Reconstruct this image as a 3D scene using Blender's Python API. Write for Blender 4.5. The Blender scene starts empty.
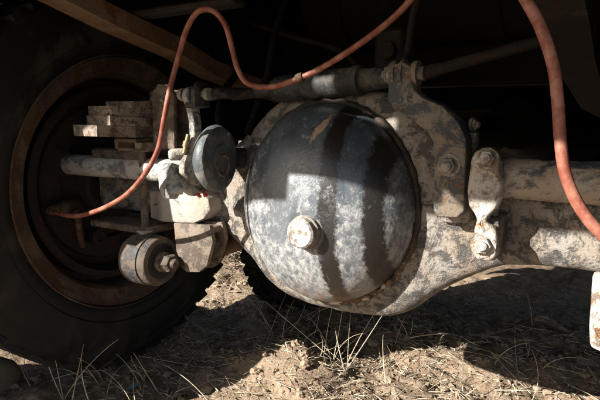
import bpy, bmesh, math, random
from mathutils import Vector, Matrix, noise
R = math.radians
random.seed(7)
S = bpy.context.scene
COL = S.collection

# ------------------------------------------------------------------ camera
cd = bpy.data.cameras.new('camera')
cd.sensor_width = 36.0
cd.lens = 33.6
cd.clip_start = 0.02
cd.clip_end = 400.0
cam = bpy.data.objects.new('camera', cd)
COL.objects.link(cam)
cam.location = (0.3682, -0.7288, 0.4903)
cam.rotation_euler = (R(90 - 8.7), 0, R(32.0))
S.camera = cam

# ------------------------------------------------------------------ light
SUN_AZ = R(31)          # the sun stands behind the truck, turned to its left side
SUN_EL = R(27)
tosun = Vector((-math.sin(SUN_AZ) * math.cos(SUN_EL), -math.cos(SUN_AZ) * math.cos(SUN_EL), math.sin(SUN_EL)))
W = bpy.data.worlds.new('World')
S.world = W
W.use_nodes = True
nt = W.node_tree
nt.nodes.clear()
sky = nt.nodes.new('ShaderNodeTexSky')
sky.sky_type = 'NISHITA'
sky.sun_disc = False
sky.sun_elevation = SUN_EL
sky.sun_rotation = math.atan2(tosun.x, tosun.y)
bg = nt.nodes.new('ShaderNodeBackground')
bg.inputs['Strength'].default_value = 0.05
wo = nt.nodes.new('ShaderNodeOutputWorld')
nt.links.new(sky.outputs[0], bg.inputs[0])
nt.links.new(bg.outputs[0], wo.inputs[0])
sd = bpy.data.lights.new('sun', 'SUN')
sd.energy = 5.0
sd.angle = R(0.5)
sd.color = (1.0, 0.965, 0.90)
sun = bpy.data.objects.new('sun', sd)
COL.objects.link(sun)
sun.rotation_euler = tosun.to_track_quat('Z', 'Y').to_euler()
sun.location = tosun * 6
S.view_settings.view_transform = 'Standard'
S.view_settings.look = 'None'
S.view_settings.gamma = 1.0
S.view_settings.use_curve_mapping = False
S.view_settings.exposure = 1.38


# ------------------------------------------------------------------ materials
class NT:
    def __init__(s, name):
        s.m = bpy.data.materials.new(name)
        s.m.use_nodes = True
        s.t = s.m.node_tree
        s.t.nodes.clear()
        s.out = s.n('ShaderNodeOutputMaterial')
        s.b = s.n('ShaderNodeBsdfPrincipled')
        s.l(s.b.outputs[0], s.out.inputs[0])
        s.tc = s.n('ShaderNodeTexCoord').outputs['Object']

    def n(s, k, **kw):
        o = s.t.nodes.new(k)
        for a, v in kw.items():
            setattr(o, a, v)
        return o

    def l(s, a, b):
        s.t.links.new(a, b)

    def noise(s, scale, detail=5, rough=0.6, dist=0.0, stretch=None, off=(0, 0, 0)):
        mp = s.n('ShaderNodeMapping')
        mp.inputs['Location'].default_value = off
        if stretch:
            mp.inputs['Scale'].default_value = stretch
        s.l(s.tc, mp.inputs[0])
        o = s.n('ShaderNodeTexNoise')
        o.inputs['Scale'].default_value = scale
        o.inputs['Detail'].default_value = detail
        o.inputs['Roughness'].default_value = rough
        o.inputs['Distortion'].default_value = dist
        s.l(mp.outputs[0], o.inputs['Vector'])
        return o.outputs['Fac']

    def ramp(s, f, a, b, lo=0.0, hi=1.0):
        o = s.n('ShaderNodeMapRange')
        o.interpolation_type = 'SMOOTHSTEP'
        o.inputs['From Min'].default_value = a
        o.inputs['From Max'].default_value = b
        o.inputs['To Min'].default_value = lo
        o.inputs['To Max'].default_value = hi
        s.l(f, o.inputs['Value'])
        return o.outputs[0]

    def math(s, op, a, b=None, clamp=False):
        o = s.n('ShaderNodeMath', operation=op, use_clamp=clamp)
        for i, v in enumerate((a, b)):
            if v is None:
                continue
            if isinstance(v, (int, float)):
                o.inputs[i].default_value = v
            else:
                s.l(v, o.inputs[i])
        return o.outputs[0]

    def mix(s, f, a, b):
        o = s.n('ShaderNodeMix', data_type='RGBA')
        if isinstance(f, (int, float)):
            o.inputs[0].default_value = f
        else:
            s.l(f, o.inputs[0])
        for i, v in ((6, a), (7, b)):
            if isinstance(v, tuple):
                o.inputs[i].default_value = (*v, 1)
            else:
                s.l(v, o.inputs[i])
        return o.outputs[2]

    def mixf(s, f, a, b):
        o = s.n('ShaderNodeMix', data_type='FLOAT')
        s.l(f, o.inputs[0])
        for i, v in ((2, a), (3, b)):
            if isinstance(v, (int, float)):
                o.inputs[i].default_value = v
            else:
                s.l(v, o.inputs[i])
        return o.outputs[0]

    def xyz(s):
        o = s.n('ShaderNodeSeparateXYZ')
        s.l(s.tc, o.inputs[0])
        return o.outputs

    def bump(s, f, strength=0.4, dist=0.002):
        o = s.n('ShaderNodeBump')
        o.inputs['Strength'].default_value = strength
        o.inputs['Distance'].default_value = dist
        s.l(f, o.inputs['Height'])
        s.l(o.outputs[0], s.b.inputs['Normal'])

    def fin(s, col, rough, metal=0.0, spec=0.4):
        for k, v in (('Base Color', col), ('Roughness', rough), ('Metallic', metal), ('Specular IOR Level', spec)):
            if isinstance(v, tuple):
                s.b.inputs[k].default_value = (*v, 1)
            elif isinstance(v, (int, float)):
                s.b.inputs[k].default_value = v
            else:
                s.l(v, s.b.inputs[k])
        return s.m


def grimy(name, paint, dust, rust, dust_t=0.5, rust_t=0.62, sc=22, rough=0.5, bump=0.5, fine=90, off=(0, 0, 0)):
    """old painted steel: paint, dried mud over it, rust breaking through"""
    q = NT(name)
    big = q.noise(sc, 7, 0.68, 0.6, off=off)
    sm = q.noise(fine * 2.2, 4, 0.7, off=off)
    mud = q.math('ADD', q.math('MULTIPLY', big, 0.75), q.math('MULTIPLY', sm, 0.25))
    dm = q.ramp(mud, dust_t - 0.05, dust_t + 0.06)
    rn = q.noise(sc * 1.7, 6, 0.75, 0.3, off=(3.1, 1.7, 5.2))
    rm = q.ramp(rn, rust_t - 0.02, rust_t + 0.05)
    dv = q.mix(q.noise(fine, 5, 0.75), tuple(c * 0.55 for c in dust), dust)
    # patches of browner soil in the dried mud
    dv = q.mix(q.ramp(q.noise(sc * .45, 5, .7, .4, off=(8, 3, 6)), .42, .62, 0, .85), dv, (dust[0] * .72, dust[1] * .635, dust[2] * .55))
    pv = q.mix(q.noise(fine * .5, 4, 0.7), tuple(c * 0.6 for c in paint), tuple(c * 1.35 for c in paint))
    rv = q.mix(q.noise(fine * 1.5, 3, 0.7), tuple(c * 0.45 for c in rust), rust)
    c = q.mix(rm, q.mix(dm, pv, dv), rv)
    # dark grease smears dragged over the mud, and small rust flecks
    gs = q.ramp(q.noise(sc * .9, 6, .75, .5, (1, 1, 2.4), (1, 6, 2)), .57, .66, 0, .7)
    c = q.mix(gs, c, tuple(x * .55 for x in paint))
    rf = q.ramp(q.noise(fine * .8, 4, .8, 0, None, (9, 9, 2)), .66, .70, 0, .8)
    c = q.mix(rf, c, tuple(x * .8 for x in rust))
    # light scratches and chips
    sc_ = q.ramp(q.noise(fine * 2.6, 4, 0.8, .2, (1, 1, .35), (7, 2, 1)), 0.66, 0.72, 0, 0.55)
    c = q.mix(sc_, c, tuple(min(.75, x * 1.6 + .06) for x in dust))
    hgt = q.math('ADD', q.math('MULTIPLY', dm, 0.5), q.math('MULTIPLY', sm, 0.8))
    q.bump(hgt, bump, 0.003)
    return q.fin(c, q.mixf(dm, rough, 0.92), 0.0, 0.35)


M = {}
M['housing'] = grimy('housing_muddy_steel', (.080, .075, .071), (.355, .320, .280), (.16, .085, .045), .470, .635, 46, .5, .8, 150)
M['seat'] = grimy('spring_seat_steel', (.13, .115, .10), (.47, .435, .385), (.20, .10, .05), .40, .68, 26, .5, .5)
M['spring'] = grimy('spring_steel', (.10, .085, .07), (.36, .30, .24), (.15, .08, .045), .46, .54, 34, .5, .4)
M['bar'] = grimy('bar_steel', (.15, .15, .15), (.56, .545, .51), (.22, .13, .07), .45, .70, 30, .45, .5)
M['tube'] = grimy('right_bar_steel', (.055, .064, .080), (.44, .38, .32), (.18, .09, .045), .455, .64, 28, .5, .5)
M['bracket'] = grimy('bracket_steel', (.055, .062, .074), (.27, .23, .19), (.22, .095, .035), .465, .60, 40, .45, .6, 120)
M['clamp'] = grimy('clamp_steel', (.16, .12, .09), (.58, .545, .50), (.34, .15, .03), .47, .595, 38, .5, .6)
M['bolt'] = grimy('bolt_steel', (.17, .165, .16), (.40, .35, .29), (.22, .11, .05), .5, .60, 60, .45, .5)
M['rim'] = grimy('rim_rusty', (.072, .050, .036), (.175, .13, .095), (.105, .058, .032), .50, .50, 14, .7, .5)
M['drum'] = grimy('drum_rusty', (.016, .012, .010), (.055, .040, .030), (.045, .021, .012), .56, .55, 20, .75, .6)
M['rail'] = grimy('rail_rust', (.10, .056, .028), (.19, .125, .075), (.12, .055, .022), .50, .56, 12, .75, .4)
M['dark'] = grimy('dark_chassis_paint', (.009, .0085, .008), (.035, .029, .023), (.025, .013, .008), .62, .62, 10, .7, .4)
M['valve'] = grimy('valve_blue_grey', (.085, .095, .100), (.22, .21, .19), (.10, .07, .05), .53, .70, 40, .4, .3)
M['lever'] = grimy('lever_steel', (.10, .10, .10), (.46, .43, .38), (.13, .075, .045), .47, .64, 48, .45, .5)
M['bush'] = grimy('bush_steel', (.045, .043, .043), (.155, .125, .10), (.14, .07, .035), .47, .62, 34, .55, .5)
M['damper'] = grimy('damper_grey', (.028, .027, .026), (.13, .117, .102), (.065, .04, .027), .53, .66, 26, .5, .3)
M['mud'] = grimy('mud_brown_steel', (.085, .065, .050), (.25, .20, .155), (.12, .065, .035), .48, .60, 30, .6, .6)
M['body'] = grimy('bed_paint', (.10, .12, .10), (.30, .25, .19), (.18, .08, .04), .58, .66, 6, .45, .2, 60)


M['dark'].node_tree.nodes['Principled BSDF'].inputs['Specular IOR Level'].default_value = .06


def rubber(name, col, dust, t):
    q = NT(name)
    n = q.noise(9, 6, .65, .4)
    f = q.noise(160, 3, .6)
    dm = q.ramp(n, t, t + .16, 0, .8)
    c = q.mix(dm, q.mix(f, tuple(x * .7 for x in col), tuple(x * 1.3 for x in col)), dust)
    q.bump(f, .25, .001)
    return q.fin(c, q.mixf(dm, .62, .95), 0, .3)


M['tyre'] = rubber('tyre_rubber', (.009, .009, .0092), (.045, .038, .031), .50)
M['black'] = rubber('black_rubber', (.014, .013, .013), (.12, .10, .08), .58)

# diff cover: blue black paint, dried pale mud, two long runs of gear oil
q = NT('cover_worn_blue_black')
x, y, z = q.xyz()
big = q.noise(15, 9, .74, .3)
sm = q.noise(120, 6, .82, .1)
fin = q.noise(330, 3, .7)
low = q.ramp(z, .030, .30, .075, -.07)
mud = q.math('ADD', q.math('ADD', q.math('MULTIPLY', big, .58), q.math('MULTIPLY', sm, .42)), low)
dm = q.math('MULTIPLY', q.ramp(mud, .455, .565), q.ramp(q.noise(130, 7, .88, .1, (1, 1, .6), (2, 9, 4)), .38, .60, .06, .92))
paint = q.mix(q.noise(38, 5, .7), (.024, .031, .041), (.075, .090, .108))
film = q.ramp(q.noise(16, 6, .7, .2, (1, 1, .3), (4, 4, 1)), .38, .66, 0, .42)
paint = q.mix(film, paint, (.21, .22, .225))
chip = q.ramp(q.noise(260, 4, .8, .1, (1, 1, .45)), .61, .68, 0, .8)
paint = q.mix(chip, paint, (.30, .29, .27))
dust = q.mix(sm, (.22, .215, .21), (.54, .525, .50))
col = q.mix(dm, paint, dust)
wob = q.math('ADD', q.math('MULTIPLY', q.math('SUBTRACT', q.noise(24, 4, .7), .5), .013),
             q.math('MULTIPLY', q.math('SUBTRACT', q.noise(130, 3, .8), .5), .016))
xw = q.math('ADD', x, wob)
runs = None
for cx, hw in ((.038, .0115), (.091, .0120), (-.098, .004)):
    d = q.math('ABSOLUTE', q.math('SUBTRACT', xw, cx))
    r_ = q.ramp(d, hw - .0030, hw + .0022, 1, 0)
    runs = r_ if runs is None else q.math('MAXIMUM', runs, r_)
worn = q.ramp(q.noise(70, 5, .75, .6, (1, 1, .4)), .60, .66, 1, .8)
runs = q.math('MULTIPLY', runs, worn)
oil = q.mix(q.ramp(z, .02, .10, 0, 1), (.045, .030, .020), (.010, .009, .009))
oil = q.mix(q.noise(90, 4, .7), oil, (.024, .020, .017))
col = q.mix(runs, col, oil)
rb = q.math('MULTIPLY', q.ramp(q.noise(60, 5, .8, .4), .50, .56), q.ramp(z, .075, .03, 0, 1))
col = q.mix(q.math('MULTIPLY', rb, .8), col, (.26, .12, .045))
# one rust flake scar near the crown
dx = q.math('ADD', q.math('ABSOLUTE', q.math('SUBTRACT', q.math('SUBTRACT', xw, q.math('MULTIPLY', z, .45)), -.108)),
            q.math('MULTIPLY', q.math('ABSOLUTE', q.math('SUBTRACT', z, .272)), .34))
scar = q.ramp(dx, .0045, .0075, 1, 0)
col = q.mix(scar, col, q.mix(q.noise(110, 3, .8), (.20, .085, .03), (.55, .44, .34)))
rough = q.mixf(runs, q.mixf(dm, .25, .75), .30)
q.bump(q.math('ADD', q.math('MULTIPLY', dm, .55), q.math('ADD', q.math('MULTIPLY', sm, .5), q.math('MULTIPLY', fin, .3))), .28, .0025)
M['cover'] = q.fin(col, rough, 0, .6)

q = NT('weld_rust')
n = q.noise(60, 5, .75)
zz_ = q.xyz()[2]
c = q.mix(q.math('MULTIPLY', q.ramp(n, .40, .62), q.ramp(zz_, .16, .06, .15, 1)), (.016, .013, .011), (.20, .105, .05))
c = q.mix(q.math('MULTIPLY', q.ramp(q.noise(85, 4, .7, off=(5, 5, 5)), .54, .6), q.ramp(zz_, .14, .05, 0, 1)), c, (.50, .42, .33))
q.bump(n, .8, .004)
M['weld'] = q.fin(c, .7)

q = NT('hose_red_rubber')
n = q.noise(45, 5, .7)
c = q.mix(q.ramp(n, .42, .64), (.20, .050, .030), (.33, .15, .10))
c = q.mix(q.ramp(q.noise(160, 3, .7), .66, .72, 0, .7), c, (.10, .055, .04))
q.bump(q.noise(300, 2), .2, .001)
M['hose'] = q.fin(c, .55, 0, .4)

q = NT('brass')
q.bump(q.noise(200, 3), .3, .001)
M['brass'] = q.fin(q.mix(q.noise(80), (.14, .085, .03), (.26, .18, .08)), .45, .6)
q = NT('red_paint_dab')
M['red'] = q.fin(q.mix(q.noise(90), (.35, .02, .02), (.6, .06, .05)), .4)
q = NT('blue_scrap')
M['blue'] = q.fin(q.mix(q.noise(60), (.06, .20, .28), (.16, .38, .48)), .5)

q = NT('dirt_ground')
a = q.noise(3.2, 8, .7, .4)
b_ = q.noise(38, 6, .75)
f = q.noise(190, 4, .75)
c = q.mix(q.ramp(a, .35, .65), (.19, .125, .08), (.32, .235, .16))
c = q.mix(q.ramp(b_, .42, .66), c, (.41, .315, .225))
c = q.mix(q.ramp(f, .58, .72, 0, .8), c, (.13, .09, .062))
q.bump(q.math('ADD', b_, q.math('MULTIPLY', f, .6)), .9, .01)
M['ground'] = q.fin(c, .95, 0, .2)
q = NT('soil_clod')
c = q.mix(q.noise(30, 5, .7), (.19, .13, .085), (.41, .315, .225))
q.bump(q.noise(140, 4, .7), .8, .004)
M['clod'] = q.fin(c, .95, 0, .2)
q = NT('straw')
gi = q.n('ShaderNodeObjectInfo')
pn = q.noise(70, 2)
c = q.mix(q.ramp(pn, .35, .65), (.36, .28, .19), (.60, .52, .39))
M['straw'] = q.fin(c, .7, 0, .3)
q = NT('log_wood')
c = q.mix(q.noise(30, 5, .7, .3, (1, 8, 8)), (.17, .13, .095), (.34, .28, .21))
q.bump(q.noise(60, 5, .7, .3, (.6, 8, 8)), .7, .006)
M['log'] = q.fin(c, .9, 0, .2)
q = NT('lamp_red')
M['lamp'] = q.fin((.35, .02, .015), .2, 0, .5)


# ------------------------------------------------------------------ mesh helpers
def thing(name, label, cat, loc=(0, 0, 0), group=None):
    o = bpy.data.objects.new(name, None)
    COL.objects.link(o)
    o.location = loc
    o.empty_display_size = .05
    tag(o, label, cat, group)
    return o


def tag(o, label=None, cat=None, group=None, kind=None):
    for k, v in (('label', label), ('category', cat), ('group', group), ('kind', kind)):
        if v:
            o[k] = v
    return o


def wpos(o):
    p = Vector((0, 0, 0))
    while o:
        p += Vector(o.location)
        o = o.parent
    return p


def obj(name, bm, mat, parent=None, origin=None, smooth=40):
    """link a bmesh given in world coordinates as one object; its origin goes to the parent or to `origin`"""
    base = wpos(parent) if parent else Vector((0, 0, 0))
    o0 = Vector(origin) if origin is not None else base
    bmesh.ops.recalc_face_normals(bm, faces=bm.faces)
    bm.transform(Matrix.Translation(-o0))
    me = bpy.data.meshes.new(name)
    for f in bm.faces:
        f.smooth = True
    for e in bm.edges:
        if len(e.link_faces) == 2:
            e.smooth = e.calc_face_angle(0) < R(smooth)
    bm.to_mesh(me)
    bm.free()
    me.materials.append(M[mat] if isinstance(mat, str) else mat)
    o = bpy.data.objects.new(name, me)
    COL.objects.link(o)
    if parent:
        o.parent = parent
    o.location = o0 - base
    return o


class PY:
    """collects plain vertices and faces for meshes with very many small pieces"""
    def __init__(s):
        s.v, s.f = [], []

    def add(s, vs, fs):
        b = len(s.v)
        s.v.extend(vs)
        s.f.extend([tuple(i + b for i in f) for f in fs])

    def build(s, name, mat, smooth=True):
        me = bpy.data.meshes.new(name)
        me.from_pydata(s.v, [], s.f)
        me.polygons.foreach_set('use_smooth', [smooth] * len(me.polygons))
        me.materials.append(M[mat])
        o = bpy.data.objects.new(name, me)
        COL.objects.link(o)
        return o


def ico(sub):
    b = bmesh.new()
    bmesh.ops.create_icosphere(b, subdivisions=sub, radius=1)
    b.verts.ensure_lookup_table()
    r = ([v.co.copy() for v in b.verts], [tuple(v.index for v in f.verts) for f in b.faces])
    b.free()
    return r


CUBE = ([Vector((a, b, c)) for a in (-.5, .5) for b in (-.5, .5) for c in (-.5, .5)],
        [(0, 1, 3, 2), (4, 6, 7, 5), (0, 4, 5, 1), (2, 3, 7, 6), (0, 2, 6, 4), (1, 5, 7, 3)])


def addcube(bm, m):
    vs = [bm.verts.new(m @ v) for v in CUBE[0]]
    for f in CUBE[1]:
        bm.faces.new([vs[i] for i in f])


def NB():
    return bmesh.new()


def rough_up(bm, amp, sc, seed=0.0):
    for v in bm.verts:
        n = v.normal if v.normal.length > 0 else Vector((0, 0, 1))
        v.co += n * amp * noise.noise(v.co * sc + Vector((seed, seed * 2, 0)))


def box(bm, c, s, rot=None, bev=.002, seg=1):
    r = bmesh.ops.create_cube(bm, size=1)
    vs = r['verts']
    m = Matrix.Translation(c) @ (rot.to_4x4() if rot else Matrix()) @ Matrix.Diagonal((*s, 1))
    bmesh.ops.transform(bm, matrix=m, verts=vs)
    if bev:
        es = list({e for v in vs for e in v.link_edges})
        bmesh.ops.bevel(bm, geom=es, offset=bev, segments=seg, affect='EDGES', profile=.6)
    return bm


def frame(d):
    d = Vector(d).normalized()
    u = d.cross(Vector((0, 0, 1)))
    if u.length < .05:
        u = d.cross(Vector((0, 1, 0)))
    u.normalize()
    return d, u, u.cross(d)


def lathe(bm, origin, axis, prof, n=40, cap=True):
    """prof: list of (distance along axis, radius)"""
    o = Vector(origin)
    d, u, w = frame(axis)
    rings = []
    for t, r in prof:
        if r < 1e-6:
            rings.append([bm.verts.new(o + d * t)])
        else:
            rings.append([bm.verts.new(o + d * t + (u * math.cos(2 * math.pi * k / n) + w * math.sin(2 * math.pi * k / n)) * r) for k in range(n)])
    for a, b in zip(rings, rings[1:]):
        for k in range(n):
            k2 = (k + 1) % n
            if len(a) == 1 and len(b) == 1:
                continue
            if len(a) == 1:
                bm.faces.new((a[0], b[k], b[k2]))
            elif len(b) == 1:
                bm.faces.new((a[k], b[0], a[k2]))
            else:
                bm.faces.new((a[k], b[k], b[k2], a[k2]))
    if cap:
        for r in (rings[0], rings[-1]):
            if len(r) > 2:
                bm.faces.new(r)
    return bm


def spline(pts, sub=8):
    P = [Vector(p) for p in pts]
    P = [P[0] * 2 - P[1]] + P + [P[-1] * 2 - P[-2]]
    out = []
    for i in range(1, len(P) - 2):
        a, b, c, d = P[i - 1:i + 3]
        for k in range(sub):
            t = k / sub
            out.append(.5 * ((2 * b) + (c - a) * t + (2 * a - 5 * b + 4 * c - d) * t * t + (3 * b - a - 3 * c + d) * t ** 3))
    out.append(P[-2])
    return out


def tube(bm, pts, rad, n=14, cap=True):
    """rad: number or function of 0..1"""
    P = [Vector(p) for p in pts]
    T = [(P[min(i + 1, len(P) - 1)] - P[max(i - 1, 0)]).normalized() for i in range(len(P))]
    _, u, _ = frame(T[0])
    rings = []
    for i, p in enumerate(P):
        u = (u - T[i] * u.dot(T[i])).normalized()
        w = T[i].cross(u)
        r = rad(i / (len(P) - 1)) if callable(rad) else rad
        rings.append([bm.verts.new(p + (u * math.cos(2 * math.pi * k / n) + w * math.sin(2 * math.pi * k / n)) * r) for k in range(n)])
    for a, b in zip(rings, rings[1:]):
        for k in range(n):
            bm.faces.new((a[k], a[(k + 1) % n], b[(k + 1) % n], b[k]))
    if cap:
        bm.faces.new(rings[0])
        bm.faces.new(rings[-1])
    return bm


def prism(bm, pts, axis, a, b, bev=.003, seg=2):
    """closed outline in the plane across `axis` ('x': (y,z), 'y': (x,z), 'z': (x,y)), from a to b"""
    def P(p, t):
        return {'x': (t, p[0], p[1]), 'y': (p[0], t, p[1]), 'z': (p[0], p[1], t)}[axis]
    A = [bm.verts.new(P(p, a)) for p in pts]
    B = [bm.verts.new(P(p, b)) for p in pts]
    n = len(pts)
    fs = [bm.faces.new(A), bm.faces.new(B)]
    for k in range(n):
        fs.append(bm.faces.new((A[k], A[(k + 1) % n], B[(k + 1) % n], B[k])))
    if bev:
        bmesh.ops.recalc_face_normals(bm, faces=fs)
        es = [e for e in {e for f in fs for e in f.edges} if e.calc_face_angle(0) > R(25)]
        bmesh.ops.bevel(bm, geom=es, offset=bev, segments=seg, affect='EDGES', profile=.5)
    return bm


def hexbolt(bm, c, axis, r=.009, h=.008, shank=.006, washer=True):
    """hex nut with washer and thread end, sitting at c and pointing along axis"""
    d, u, w = frame(axis)
    o = Vector(c)
    if washer:
        lathe(bm, o, d, [(-.0015, r * 1.35), (.0015, r * 1.35), (.0018, r * 1.25)], 20)
    lathe(bm, o, d, [(.001, r), (h * .8, r), (h, r * .86)], 6)
    if shank:
        lathe(bm, o, d, [(h - .001, r * .55), (h + shank * .8, r * .55), (h + shank, r * .45)], 14)
    return bm


# ------------------------------------------------------------------ ground
def gh(x, y):
    p = Vector((x, y, 0))
    near = max(0.0, 1 - math.hypot(x, y - .2) / 3.0)
    h = .030 * noise.noise(p * 2.3 + Vector((4, 1, 0))) + .016 * noise.noise(p * 7 + Vector((1, 8, 3)))
    h += near * (.016 * noise.noise(p * 19) + .012 * abs(noise.noise(p * 46)) + .006 * noise.noise(p * 105))
    t = min(1, max(0, (y - .42) / .8))
    h -= .13 * t * t * (3 - 2 * t)
    h += .050 * math.exp(-(((x + .17) / .10) ** 2 + ((y - .10) / .075) ** 2))
    h -= .040 * math.exp(-(((x - .30) / .16) ** 2 + ((y - .26) / .14) ** 2))
    h += .030 * math.exp(-(((x - .06) / .16) ** 2 + ((y - .33) / .09) ** 2))
    h += .10 * math.exp(-(((x + .86) / .14) ** 2 + ((y - .72) / .20) ** 2))
    for wx, wy, wz in WHEELS:
        g = math.exp(-(((x - wx) / .13) ** 2 + ((y - wy) / .17) ** 2))
        h = h * (1 - g) + (wz - .004) * g
    return h


WHEELS = [(-.56, 0, 0.0), (.56, 0, 0.0), (-.56, 2.3, -.13), (.56, 2.3, -.13)]
bm = NB()
N = 360


def warp(t):
    s = abs(t)
    return math.copysign(1.05 * s / .78 if s < .78 else 1.05 + (math.exp((s - .78) * 19) - 1) * .62, t)


gv = []
for j in range(N + 1):
    row = []
    for i in range(N + 1):
        X = warp(i / N * 2 - 1) - .15
        Y = warp(j / N * 2 - 1) + .35
        row.append(bm.verts.new((X, Y, gh(X, Y))))
    gv.append(row)
for j in range(N):
    for i in range(N):
        bm.faces.new((gv[j][i], gv[j][i + 1], gv[j + 1][i + 1], gv[j + 1][i]))
g = obj('ground', bm, 'ground', smooth=180)
tag(g, 'dry tan dirt ground scattered with straw under the truck', 'ground', kind='structure')

# ------------------------------------------------------------------ rear axle
AX = .365
HP = [(0, .160), (.06, .158), (.09, .150), (.115, .138), (.14, .112), (.165, .092), (.195, .074), (.225, .059), (.26, .053), (.36, .051), (.60, .051)]


def hh(x):
    x = abs(x)
    for (a, ha), (b, hb) in zip(HP, HP[1:]):
        if x <= b:
            t = (x - a) / (b - a)
            return ha + (hb - ha) * t
    return HP[-1][1]


def hhs(x):
    return sum(hh(x + k * .008) for k in (-2, -1, 0, 1, 2)) / 5


axle = thing('rear_axle', 'muddy truck axle with a round domed cover and rusty rimmed wheels', 'axle', (0, 0, .2))
bm = NB()
NX, NS = 150, 56
rings = []
for i in range(NX + 1):
    x = -.50 + i / NX * 1.0
    H = hhs(x)
    D = .046 + .012 * max(0, min(1, (.2 - abs(x)) / .08))
    ring = []
    for k in range(NS):
        a = 2 * math.pi * k / NS
        ca, sa = math.cos(a), math.sin(a)
        e = 2 / 5.0
        yy = math.copysign(abs(ca) ** e, ca) * D
        zz = math.copysign(abs(sa) ** e, sa) * H
        ring.append(bm.verts.new((x, yy, AX + zz)))
    rings.append(ring)
for a, b in zip(rings, rings[1:]):
    for k in range(NS):
        bm.faces.new((a[k], a[(k + 1) % NS], b[(k + 1) % NS], b[k]))
bm.faces.new(rings[0])
bm.faces.new(rings[-1])
bm.normal_update()
rough_up(bm, .0016, 26)
rough_up(bm, .0007, 90, 3)
housing = obj('housing', bm, 'housing', axle, smooth=60)

# domed cover
bm = NB()
RC, DC = .1335, .087
prof = []
for k in range(27):
    a = k / 26 * math.pi / 2
    prof.append((DC * math.sin(a) ** .92, RC * math.cos(a) ** .88 if k < 26 else 0))
prof = [(-.012, RC + .001)] + prof
lathe(bm, (-.003, -.056, .372), (0, -1, 0), prof, 84, cap=False)
bm.normal_update()
rough_up(bm, .0012, 14)
EGG = lambda co: Vector((-.004 + (co.x + .003) * (.955 - .25 * max(0, .33 - co.z)), co.y, .368 + (co.z - .372) * 1.03))
for v in bm.verts:
    v.co = EGG(v.co)
cover = obj('cover', bm, 'cover', axle, smooth=60)
tag(cover, 'dark blue domed cover streaked with oil and pale dried mud')
# weld seam round the cover: a lumpy bead
bm = NB()
NR, NP = 120, 10
for i in range(NR):
    a = 2 * math.pi * i / NR
    br = .0042 + .0022 * noise.noise(Vector((math.cos(a) * 9, math.sin(a) * 9, 1))) + .0006 * math.sin(i * 2.1)
    for k in range(NP):
        b = 2 * math.pi * k / NP
        rr = RC + .002 + br * math.cos(b)
        bm.verts.new((-.003 + rr * math.cos(a), -.058 + br * 1.1 * math.sin(b), .372 + rr * math.sin(a)))
bm.verts.ensure_lookup_table()
for i in range(NR):
    for k in range(NP):
        i2, k2 = (i + 1) % NR, (k + 1) % NP
        bm.faces.new([bm.verts[i * NP + k], bm.verts[i2 * NP + k], bm.verts[i2 * NP + k2], bm.verts[i * NP + k2]])
for v in bm.verts:
    v.co = EGG(v.co)
obj('weld_seam', bm, 'weld', axle, smooth=70)

# filler plug
bm = NB()
pc = (.010, -.137, .345)
lathe(bm, pc, (0, -1, 0), [(-.010, .025), (.002, .025), (.004, .0235), (.0042, .022)], 36)
for k in range(3):
    lathe(bm, (pc[0], pc[1] - .0042 - .0022 * k, pc[2]), (0, -1, 0), [(0, .0195), (.0011, .0215), (.0022, .0195)], 30)
pl = obj('filler_plug', bm, 'bolt', cover)
bm = NB()
lathe(bm, (pc[0], pc[1] - .0105, pc[2]), (0, -1, 0), [(0, .0190), (.008, .0190), (.0105, .0165), (.0108, .005), (.010, 0)], 28)
obj('plug_head', bm, 'clamp', cover)

# tall bracket on the right shoulder of the housing, with its rod bolt
bm = NB()
out = [(.094, .548), (.110, .553), (.122, .545), (.125, .520), (.136, .510), (.160, .500), (.180, .482), (.190, .462), (.191, .380),
       (.184, .371), (.160, .369), (.154, .377), (.153, .455), (.143, .470), (.116, .489), (.100, .497), (.092, .510)]
prism(bm, out, 'y', -.088, -.060, .003)
bm.normal_update()
rough_up(bm, .001, 60)
stay = obj('rod_bracket', bm, 'bracket', axle)
for zc in (.432,):
    bm = NB()
    lathe(bm, (.1715, -.087, zc), (0, -1, 0), [(0, .0135), (.0022, .0135), (.0026, .0125)], 24)
    lathe(bm, (.1715, -.089, zc), (0, -1, 0), [(0, .0098), (.006, .0098), (.0075, .0085)], 6)
    lathe(bm, (.1715, -.096, zc), (0, -1, 0), [(0, .0055), (.004, .0055), (.0048, .0045)], 14)
    obj('bolt', bm, 'bolt', stay)
bm = NB()
lathe(bm, (.1715, -.087, .399), (0, -1, 0), [(-.001, .010), (.0008, .0095), (.0009, .0062), (-.004, .0055), (-.004, 0)], 24)
obj('bolt_hole', bm, 'weld', stay)
bm = NB()
prism(bm, [(.150, .468), (.194, .470), (.195, .368), (.188, .360), (.158, .358), (.149, .368)], 'y', -.061, -.045, .003)
obj('mount_pad', bm, 'housing', stay)
bm = NB()
hexbolt(bm, (.190, -.062, .478), (1, -.2, .1), .0065, .005, .003)
obj('side_bolt', bm, 'bracket', stay)

# left spring seat: welded block, lit flat face
bm = NB()
prism(bm, [(-.338, .318), (-.336, .362), (-.312, .367), (-.222, .371), (-.208, .360), (-.204, .343), (-.218, .328), (-.240, .318), (-.311, .314)], 'y', -.076, -.03, .004)
bm.normal_update()
rough_up(bm, .0014, 40)
obj('spring_seat', bm, 'seat', axle)
bm = NB()
box(bm, (-.39, -.02, .424), (.12, .16, .018), bev=.003)
obj('spring_plate', bm, 'bush', axle)
bm = NB()
box(bm, (-.40, -.03, .400), (.075, .06, .05), bev=.004)
obj('saddle', bm, 'housing', axle)

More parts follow.
